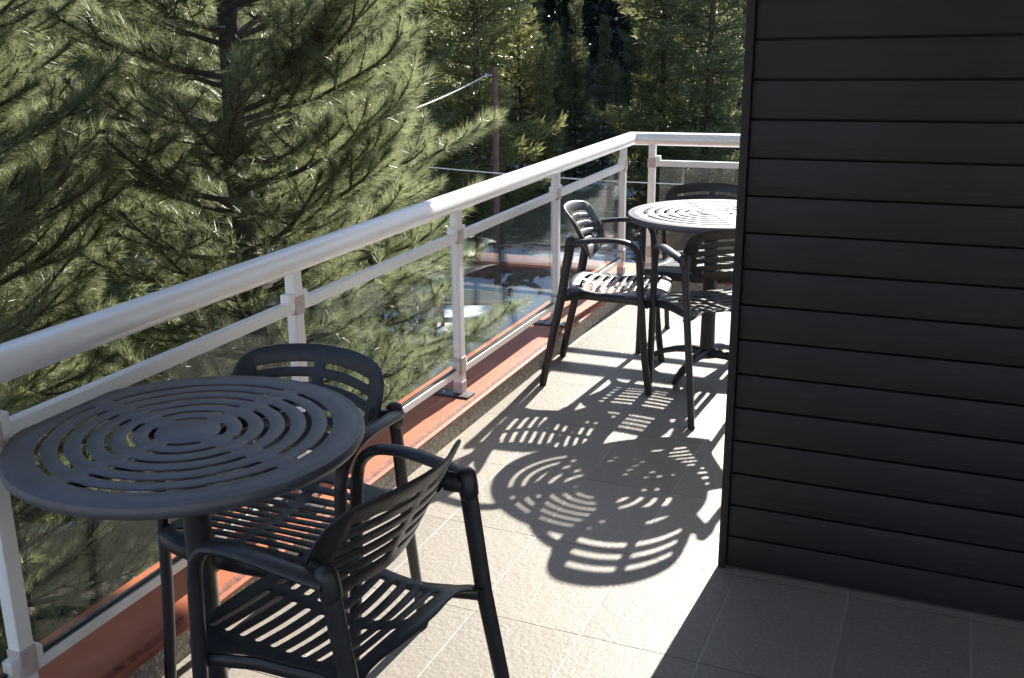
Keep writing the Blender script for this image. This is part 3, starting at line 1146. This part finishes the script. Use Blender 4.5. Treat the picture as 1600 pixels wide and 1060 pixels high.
def pine(name, label, base, lean, height, r_trunk, prof, z0, dz, nb, manual=(), dens=820, nlen=0.15, nwid=0.0038, az_keep=None, bare=0, n_sub=8, group=None):
    root = empty(name, base)
    tag(root, label, 'tree', group)
    bx, by, bz = base
    tp = []
    for k in range(15):
        t = k / 14
        tp.append((lean[0] * t + 0.03 * math.sin(t * 9), lean[1] * t + 0.03 * math.cos(t * 7), height * t))
    tb = MB()
    tb.tube(tp, [(r_trunk * (1 - 0.86 * (k / 14) ** 1.1) + 0.008,) * 2 for k in range(15)], n=14)
    wood, tris = MB(), []

    def on_trunk(z):
        t = max(0, min(1, z / height))
        return np.array([lean[0] * t, lean[1] * t, z])
    z = z0
    wi = 0
    while z < height - 0.15:
        L0 = prof(z + bz)
        if L0 > 0.12:
            off = rng.random() * 6.28
            for q in range(nb):
                az = off + q * 2 * math.pi / nb + rng.normal() * 0.22
                if az_keep is not None and not az_keep(az, z + bz):
                    continue
                L = L0 * rng.uniform(0.7, 1.12)
                up = R(rng.uniform(-6, 16)) + (0.35 if z > height * 0.8 else 0)
                P = branch_path(on_trunk(z + rng.uniform(-0.08, 0.08)), az, L, up, up + R(rng.uniform(22, 52)))
                sub_twigs(P, L, wood, tris, dens, nlen, nwid, max(3, int(n_sub * L / 1.3)), 0.013 + 0.010 * L)
        z += dz * rng.uniform(0.8, 1.2)
        wi += 1
    for (pts, L, ns) in manual:
        P = np.array([np.array(q) - np.array(base) for q in pts])
        P = np.array(spline(P, 4))
        sub_twigs(P, L, wood, tris, dens * 1.15, nlen, nwid, ns, 0.022, frac=(0.28, 0.45), tip=0.55)
    # dead snags low on the trunk
    bw = MB()
    for q in range(bare):
        zz = rng.uniform(0.28, 0.8) * height
        P = branch_path(on_trunk(zz), rng.uniform(0, 6.28), rng.uniform(0.3, 0.8), R(-5), R(rng.uniform(-30, 30)), n=5, wig=0.35)
        bw.tube([tuple(x) for x in P], [(0.010 - 0.0014 * k,) * 2 for k in range(6)], n=5)
    tb.add(wood.v, wood.f, 1)
    tb.add(bw.v, bw.f, 2)
    tb.build('trunk', [M_BARK, M_TWIG, M_DEAD], root)
    V = np.concatenate(tris)
    me = tri_mesh('crown', V)
    link('crown', me, M_NEEDLE, root)
    print(name, 'needles', len(V))
    return root


def prof_lin(pts):
    return lambda z: float(np.interp(z, [q[0] for q in pts], [q[1] for q in pts]))


# big pine: trunk about seven metres off, limbs reaching to the right and up
P1B = (-2.90, 6.05, GZ)
man1 = [
    ([at(372, 190, 7.5), at(430, 172, 7.35), at(487, 155, 7.2), at(545, 126, 7.0), at(598, 92, 6.9), at(632, 48, 6.85)], 1.2, 13),
    ([at(378, 150, 7.5), at(420, 120, 7.2), at(458, 86, 7.0), at(500, 44, 6.9), at(528, 0, 6.8), at(545, -40, 6.8)], 1.2, 13),
    ([at(372, 300, 7.5), at(450, 275, 7.2), at(515, 243, 7.0), at(565, 208, 6.9), at(612, 170, 6.8), at(640, 132, 6.8)], 1.25, 14),
    ([at(372, 330, 7.5), at(460, 310, 7.2), at(540, 275, 7.0), at(585, 240, 6.9), at(622, 208, 6.85)], 1.15, 12),
    ([at(370, 60, 7.5), at(440, 30, 7.3), at(520, 0, 7.2), at(590, -50, 7.1), at(620, -90, 7.1)], 1.3, 12),
    ([at(372, 100, 7.5), at(450, 50, 7.4), at(530, 40, 7.5), at(590, 25, 7.5), at(628, 0, 7.5)], 1.2, 12),
    ([at(368, 330, 7.4), at(352, 250, 6.9), at(366, 190, 6.6), at(376, 140, 6.5), at(374, 105, 6.5)], 0.8, 9),
    ([at(372, 420, 7.5), at(450, 400, 7.1), at(530, 370, 6.9), at(600, 330, 6.8), at(636, 300, 6.8)], 1.2, 12),
]
pine('pine_tree', 'large long-needled pine right beside the railing, its limbs sweeping up to the right', P1B, (0.05, 0.05), 10.2, 0.115,
     prof_lin([(-3.2, 1.3), (0, 1.32), (1.5, 1.30), (3.5, 1.1), (6.2, 0.15)]), 0.9, 0.27, 6, manual=man1, bare=5, az_keep=lambda a, z: z < 0.95 or abs((math.degrees(a) + 53 + 180) % 360 - 180) > 24)
# second pine, lower, seen through the glass with its limb over the utility pole
P2B = (-4.02, 9.87, GZ)
man2 = [
    ([at(585, 300, 11.49), at(640, 262, 10.99), at(690, 235, 10.74), at(730, 212, 10.62), at(772, 190, 10.50)], 1.1, 13),
    ([at(590, 400, 11.49), at(650, 380, 10.99), at(700, 340, 10.74), at(735, 300, 10.62)], 1.0, 10),
    ([at(596, 550, 11.49), at(660, 540, 10.87), at(720, 522, 10.50), at(770, 500, 10.25), at(806, 478, 10.13)], 1.1, 12),
    ([at(596, 480, 11.49), at(650, 440, 10.99), at(700, 415, 10.74), at(740, 400, 10.62)], 1.0, 10),
    ([at(596, 560, 11.49), at(640, 560, 10.62), at(690, 545, 10.25), at(740, 520, 10.13), at(770, 505, 10.13)], 1.1, 12),
    ([at(590, 600, 11.49), at(610, 620, 10.37), at(640, 620, 9.88), at(680, 600, 9.63)], 1.0, 12),
]
pine('pine_tree', 'slimmer pine behind the glass whose limb crosses in front of the utility pole', P2B, (0.0, 0.0), 6.2, 0.10,
     prof_lin([(-3.4, 1.25), (-0.9, 1.1), (0.0, 0.8), (1.2, 0.5), (1.9, 0.1)]), 0.5, 0.28, 6, manual=man2, bare=3)
pine('pine_tree', 'bushy pine left of the large pine, close to the railing', (-4.3, 4.15, GZ), (0.05, -0.05), 9.6, 0.12,
     prof_lin([(-3.2, 1.5), (0, 1.7), (2.0, 1.5), (5.6, 0.15)]), 0.8, 0.30, 6, dens=700)
pine('pine_tree', 'pine at the far left of the railing, half hidden by its neighbour', (-6.6, 6.6, GZ), (-0.05, 0.05), 10.5, 0.14,
     prof_lin([(-3.2, 1.6), (0, 1.9), (2.5, 1.5), (6.5, 0.15)]), 0.8, 0.34, 6, dens=520, nwid=0.006)


# ------------------------------------------------------------------ conifers across the yard
def conifer_mesh(h, r, seed, nb_m=7.5, dens=1.0):
    g = np.random.default_rng(seed)
    tris = []
    z = 0.06 * h
    wood = MB()
    while z < h * 0.985:
        t = z / h
        L0 = r * (1 - t) ** 0.8 * (0.72 + 0.28 * math.sin(t * 23 + seed)) + 0.10
        nb = int(5 + 3 * (1 - t))
        off = g.random() * 6.28
        for q in range(nb):
            if g.random() < 0.10:
                continue
            az = off + q * 6.283 / nb + g.normal() * 0.25
            L = L0 * g.uniform(0.6, 1.15)
            p0 = R(g.uniform(-22, 4)) + 0.5 * t
            p1 = p0 + R(g.uniform(15, 45))
            n = 6
            P = [np.array([0, 0, z])]
            for k in range(n):
                p = p0 + (p1 - p0) * k / n
                P.append(P[-1] + np.array([math.cos(az) * math.cos(p), math.sin(az) * math.cos(p), math.sin(p)]) * L / n)
            P = np.array(P)
            if L > 0.5:
                wood.tube([tuple(x) for x in P], [(0.022 * (1 - 0.8 * k / n),) * 2 for k in range(n + 1)], n=4)
            # sprays: small hanging and rising needle clumps along the bough
            m = int(108 * L * dens) + 14
            s = g.uniform(0.04, 1.0, m) ** 0.85 * n
            i = np.minimum(s.astype(int), n - 1)
            B = P[i] + (P[i + 1] - P[i]) * (s - i)[:, None]
            T = unit(P[i + 1] - P[i])
            side = unit(np.cross(T, [0, 0, 1.0]))
            fan = g.uniform(-1, 1, m)
            B = B + side * (fan * 0.30 * L * (1.05 - s / n))[:, None] + np.array([0, 0, 1.0]) * (g.normal(size=m) * 0.06)[:, None]
            D = unit(T * 0.75 + side * (fan * 0.9)[:, None] + g.normal(size=(m, 3)) * 0.38 + np.array([0, 0, 0.20]))
            ln = g.uniform(0.13, 0.30, m)
            W = unit(np.cross(D, g.normal(size=(m, 3)))) * (g.uniform(0.009, 0.022, m) * (1 if dens > 0.5 else 4.0))[:, None]
            mid = B + D * (ln * 0.45)[:, None]
            tris.append(np.stack([B, mid + W, B + D * ln[:, None]], 1))
            tris.append(np.stack([B, B + D * ln[:, None], mid - W], 1))
        z += (0.26 + 0.10 * g.random()) * (1.0 if t < 0.8 else 0.7)
    # share vertices of each blade pair so that a blade is one island: weld by building quads
    V = np.concatenate(tris)
    return V, wood


def blades_mesh(name, V):
    me = tri_mesh(name, V)
    return me


def conifer_proto(h, r, seed, m, name, label, dens=1.0):
    root = empty(name, (0, 0, -50))
    tag(root, label, 'tree')
    tb = MB()
    tb.tube([(0, 0, -0.3), (0.03, 0.02, h * 0.35), (-0.02, 0.04, h * 0.7), (0, 0, h)], [(0.12 * h / 14,) * 2, (0.085 * h / 14,) * 2, (0.045 * h / 14,) * 2, (0.01,) * 2], n=8)
    V, wood = conifer_mesh(h, r, seed, dens=dens)
    tb.add(wood.v, wood.f, 1)
    tb.build('trunk', [M_BARK, M_TWIG], root)
    link('crown', blades_mesh('crown', V), m, root)
    print(name, len(V))
    return root


protos = [conifer_proto(13.0, 2.5, 3, M_FIR_OLIVE, 'conifer', 'x'), conifer_proto(12.0, 2.1, 5, M_FIR, 'conifer', 'x'),
          conifer_proto(14.0, 2.9, 9, M_FIR, 'conifer', 'x'), conifer_proto(9.0, 1.9, 14, M_FIR_OLIVE, 'conifer', 'x')]
GC = 'conifers on the snowy slope'
spots = []      # (u, distance, prototype, scale, label)
SP = [
    (742, 26.0, 0, 1.00, 'olive conifer right behind the utility pole'),
    (668, 27.5, 1, 1.00, 'dark conifer left of the utility pole, behind the big pine'),
    (812, 29.0, 3, 0.92, 'small olive conifer just right of the utility pole'),
    (868, 38.0, 3, 0.56, 'small conifer below the gap that shows the dark hillside'),
    (900, 33.0, 1, 0.50, 'slender dark conifer right of the hillside gap'),
    (945, 31.0, 1, 0.44, 'dark conifer below the white house'),
    (1040, 29.0, 0, 0.92, 'tall dark conifer above the railing corner'),
    (1085, 32.0, 1, 1.00, 'dark conifer above the far railing'),
    (1112, 27.5, 1, 1.05, 'conifer at the right edge above the far railing'),
    (1165, 31.0, 2, 1.0, 'broad conifer right of the far railing post'),
    (700, 36.0, 2, 1.05, 'tall conifer in the second row above the handrail'),
    (775, 37.0, 1, 1.10, 'dark conifer in the second row above the pole top'),
    (625, 34.0, 0, 1.05, 'olive conifer in the second row left of the gap'),
    (1100, 40.0, 2, 1.10, 'tall dark conifer in the second row on the right'),
    (1095, 42.0, 1, 1.2, 'dark conifer in the back row at the right edge'),
    (570, 30.0, 1, 1.0, 'conifer behind the large pine'),
    (510, 33.0, 2, 1.0, 'broad conifer far behind the large pine'),
    (440, 29.0, 0, 1.0, 'olive conifer seen past the pine trunk'),
    (370, 32.0, 1, 1.05, 'dark conifer behind the pine trunk'),
    (290, 29.0, 2, 1.0, 'broad conifer in the left background'),
    (215, 33.0, 0, 1.05, 'olive conifer in the left background'),
    (130, 30.0, 1, 1.0, 'slender conifer in the left background'),
    (45, 34.0, 2, 1.05, 'broad conifer at the far left of the background'),
    (-30, 30.0, 0, 1.0, 'olive conifer beyond the left end of the railing'),
    (912, 52.0, 1, 0.36, 'small distant conifer between the house and the gap'),
    (850, 27.5, 3, 0.55, 'young olive conifer standing low behind the handrail'),
    (1050, 46.0, 0, 1.1, 'olive conifer beside the white house'),
    (330, 15.0, 1, 0.80, 'dark conifer close behind the large pine trunk'),
    (445, 17.0, 2, 0.72, 'broad dark conifer close behind the large pine'),
    (545, 19.0, 1, 0.80, 'dark conifer between the large pine and the slimmer pine'),
    (205, 14.5, 2, 0.72, 'broad dark conifer behind the bushy pine'),
    (95, 16.0, 1, 0.85, 'dark slender conifer behind the pines at the far left'),
    (5, 14.0, 2, 0.75, 'broad dark conifer at the far left edge'),
    (622, 24.0, 1, 0.85, 'dark conifer just right of the slimmer pine'),
    (832, 36.0, 1, 0.72, 'dark conifer just left of the hillside gap'),
    (915, 36.0, 2, 0.34, 'low broad conifer under the hillside gap'),
    (1003, 34.0, 1, 0.66, 'dark conifer right of the white house'),
    (965, 40.0, 3, 0.40, 'young conifer under the white house'),
    (880, 46.0, 2, 0.32, 'short broad conifer at the foot of the hillside'),
]
used = set()
for (u, d, k, s, lab) in SP:
    r_ = ray(u, 50)
    n2 = math.hypot(r_[0], r_[1])
    x, y = CAM[0] + r_[0] / n2 * d, r_[1] / n2 * d
    if k in used:
        o = copy_tree(protos[k])
    else:
        o = protos[k]
        used.add(k)
    o.location = (x, y, ground_h(x, y))
    o.rotation_euler.z = rng.uniform(0, 6.28)
    o.scale = (s, s, s * rng.uniform(0.95, 1.08))
    tag(o, lab, 'tree', GC)

# the wooded hillside beyond reads as one dark mass
V0, _ = conifer_mesh(10.0, 2.4, 21, dens=0.08)
fw = []
for q in range(900):
    a = rng.uniform(-1.05, 0.75)
    d = rng.uniform(47, 140) if q < 600 else rng.uniform(47, 75)
    x, y = CAM[0] - math.sin(YAW - a) * d, math.cos(YAW - a) * d
    if abs(math.degrees(a) - 8.75) < 0.9 and d < 90:
        continue
    if abs(x + 20.3) < 4 and 66 < y < 128:
        continue
    s = rng.uniform(0.8, 1.5)
    th = rng.uniform(0, 6.28)
    c_, s_ = math.cos(th), math.sin(th)
    Q = V0 * s
    X = Q[..., 0] * c_ - Q[..., 1] * s_ + x
    Y = Q[..., 0] * s_ + Q[..., 1] * c_ + y
    Z = Q[..., 2] + ground_h(x, y)
    # distant blades drawn fuller
    fw.append(np.stack([X, Y, Z], -1))
FWD_V = np.concatenate(fw)
print('far forest', len(FWD_V))
o = link('far_forest', tri_mesh('far_forest', FWD_V), M_FAR)
tag(o, 'dark wooded hillside far beyond the yard', 'forest', kind='stuff')

# ------------------------------------------------------------------ pole, cables, yard
pb = np.array([-7.56, 21.41, 0.0])
pb[2] = ground_h(pb[0], pb[1])
pole = empty('utility_pole', tuple(pb))
tag(pole, 'brown timber utility pole standing in the snowy yard', 'pole')
b = MB()
b.tube([(0, 0, -0.2), (0, 0, 2.4), (0.01, 0, 4.86)], [(0.085,) * 2, (0.075,) * 2, (0.066,) * 2], n=12)
b.build('shaft', M_POLE, pole)
b = MB()
b.tube([(-0.02, 0, 4.68), (-0.16, -0.05, 4.70)], 0.018, n=6)
b.lathe([(0.03, 4.65), (0.045, 4.68), (0.03, 4.73)], (-0.17, -0.05, 0), n=10)
b.build('insulator', M_BOLT, pole)


def cable(name, label, A, B, sag, r, m):
    A, B = np.array(A, float), np.array(B, float)
    b_ = MB()
    P = []
    for k in range(25):
        t = k / 24
        q = A + (B - A) * t
        q[2] -= sag * 4 * t * (1 - t)
        P.append(tuple(q))
    b_.tube(P, r, n=6)
    o_ = b_.build(name, m)
    tag(o_, label, 'cable')
    return o_


top = (pb[0] - 0.16, pb[1] - 0.05, pb[2] + 4.70)
cable('overhead_cable', 'pale cable sagging from the pole top down to the left', top, at(500, 215, 16.0), 0.12, 0.016, M_WIRE)
cable('overhead_cable', 'thin cable crossing level behind the railing corner', at(560, 250, 17.0), at(1250, 292, 21.0), 0.10, 0.010, M_WIRE)

# low red wall across the yard
wb = MB()
xa = at(690, 412, 25.0)
xb = at(1330, 440, 24.0)
d_ = np.array([xb[0] - xa[0], xb[1] - xa[1]])
Lw = np.linalg.norm(d_)
rotz = Matrix.Rotation(math.atan2(d_[1], d_[0]), 3, 'Z')
wl = empty('low_wall', ((xa[0] + xb[0]) / 2, (xa[1] + xb[1]) / 2, GZ))
wl.rotation_euler.z = math.atan2(d_[1], d_[0])
tag(wl, 'low red rendered wall along the back of the snowy yard', 'wall')
b = MB()
b.box((0, 0, 0.06), (Lw, 0.14, 0.46))
b.build('wall_body', M_REDWALL, wl, smooth=False)

# garden table half hidden by the pine
gt = at(728, 400, 19.5)
pt = empty('picnic_table', (gt[0], gt[1], ground_h(gt[0], gt[1])), R(18))
tag(pt, 'pale wooden picnic table in the snow left of the pole', 'table')
b = MB()
for i in range(5):
    b.box((0, -0.30 + 0.15 * i, 0.74), (1.5, 0.14, 0.04), bev=0.004)
b.build('tabletop', M_PLANK, pt)
for s in (-1, 1):
    b = MB()
    b.box((0, s * 0.62, 0.44), (1.5, 0.24, 0.04), bev=0.004)
    b.build('bench', M_PLANK, pt)
for s in (-1, 1):
    b = MB()
    b.box((s * 0.55, 0, 0.40), (0.07, 1.4, 0.08))
    b.box((s * 0.55, 0, 0.69), (0.07, 0.7, 0.07))
    for e in (-1, 1):
        b.box((s * 0.55 + 0.0, e * 0.40, 0.35), (0.062, 0.09, 0.78), rot=Matrix.Rotation(e * R(24), 3, 'X'))
    b.build('leg_frame', M_PLANKDARK, pt)

# snowed-over stones in the yard
bs = MB()
stones = []
for i, (u, v, d, s) in enumerate(((842, 398, 23.5, 0.55), (815, 402, 23.0, 0.35), (870, 392, 25.0, 0.5), (905, 396, 24.0, 0.4), (795, 392, 24.5, 0.4),
                                  (1035, 405, 22.0, 0.55), (1060, 395, 23.0, 0.5), (690, 462, 17.0, 0.5))):
    c = at(u, v, d)
    bm = bmesh.new()
    bmesh.ops.create_icosphere(bm, subdivisions=3, radius=1.0)
    g = np.random.default_rng(50 + i)
    k1, k2 = g.uniform(1.5, 3, 3), g.uniform(0, 6, 3)
    for q in bm.verts:
        n_ = 1 + 0.16 * math.sin(q.co.x * k1[0] + k2[0]) + 0.16 * math.sin(q.co.y * k1[1] * 1.4 + k2[1]) + 0.1 * math.sin(q.co.z * 4 + k2[2])
        q.co = Vector((q.co.x * s * n_ * 1.5, q.co.y * s * n_, q.co.z * s * n_ * 0.6))
    me = bpy.data.meshes.new('snow_mound')
    bm.to_mesh(me)
    bm.free()
    me.polygons.foreach_set('use_smooth', [True] * len(me.polygons))
    o = link('snow_mound', me, M_GROUND)
    o.location = (c[0], c[1], ground_h(c[0], c[1]) + 0.1 * s)
    stones.append((o, u))
labels = ['snow mound behind the armchair with the sunlit seat', 'small snow mound just right of the pole foot', 'snow mound left of the railing corner post', 'snow mound by the corner post of the railing',
          'snow mound below the pole, by the red wall', 'snow mound under the far table edge', 'snow mound behind the far glass pane', 'snow mound under the slimmer pine']
for (o, u), l_ in zip(stones, labels):
    tag(o, l_, 'snow mound', 'snow mounds in the yard')

# white house between the trees
hc = at(962, 24, 72.0)
hz = ground_h(hc[0], hc[1])
hs = empty('house', (hc[0], hc[1], hz), YAW - R(8))
tag(hs, 'white house with snowy roof glimpsed between the treetops', 'house')
HH = hc[2] - hz
b = MB()
b.box((0, 0, HH / 2 - 0.5), (7, 6, HH + 1))
b.build('wall', M_WHITEWALL, hs, smooth=False)
b = MB()
b.add([(-4, -3.5, HH + 0.01), (4, -3.5, HH + 0.01), (4, 3.5, HH + 0.01), (-4, 3.5, HH + 0.01), (-4, 0, HH + 0.75), (4, 0, HH + 0.75)],
      [(0, 1, 5, 4), (2, 3, 4, 5), (0, 4, 3), (1, 2, 5), (0, 3, 2, 1)], 1)
b.box((0, -3.5, HH + 0.02), (8.0, 0.06, 0.2), mi=0)
b.box((-3.2, 0.6, HH + 0.8), (0.7, 0.7, 1.6), mi=0)
b.build('roof', [M_ROOF, M_WHITEWALL], hs, smooth=False)
for x in (-2, 2):
    b = MB()
    b.box((x, -3.02, HH - 1.3), (1.1, 0.06, 1.3))
    b.build('window', M_DARKGLASS, hs, smooth=False)
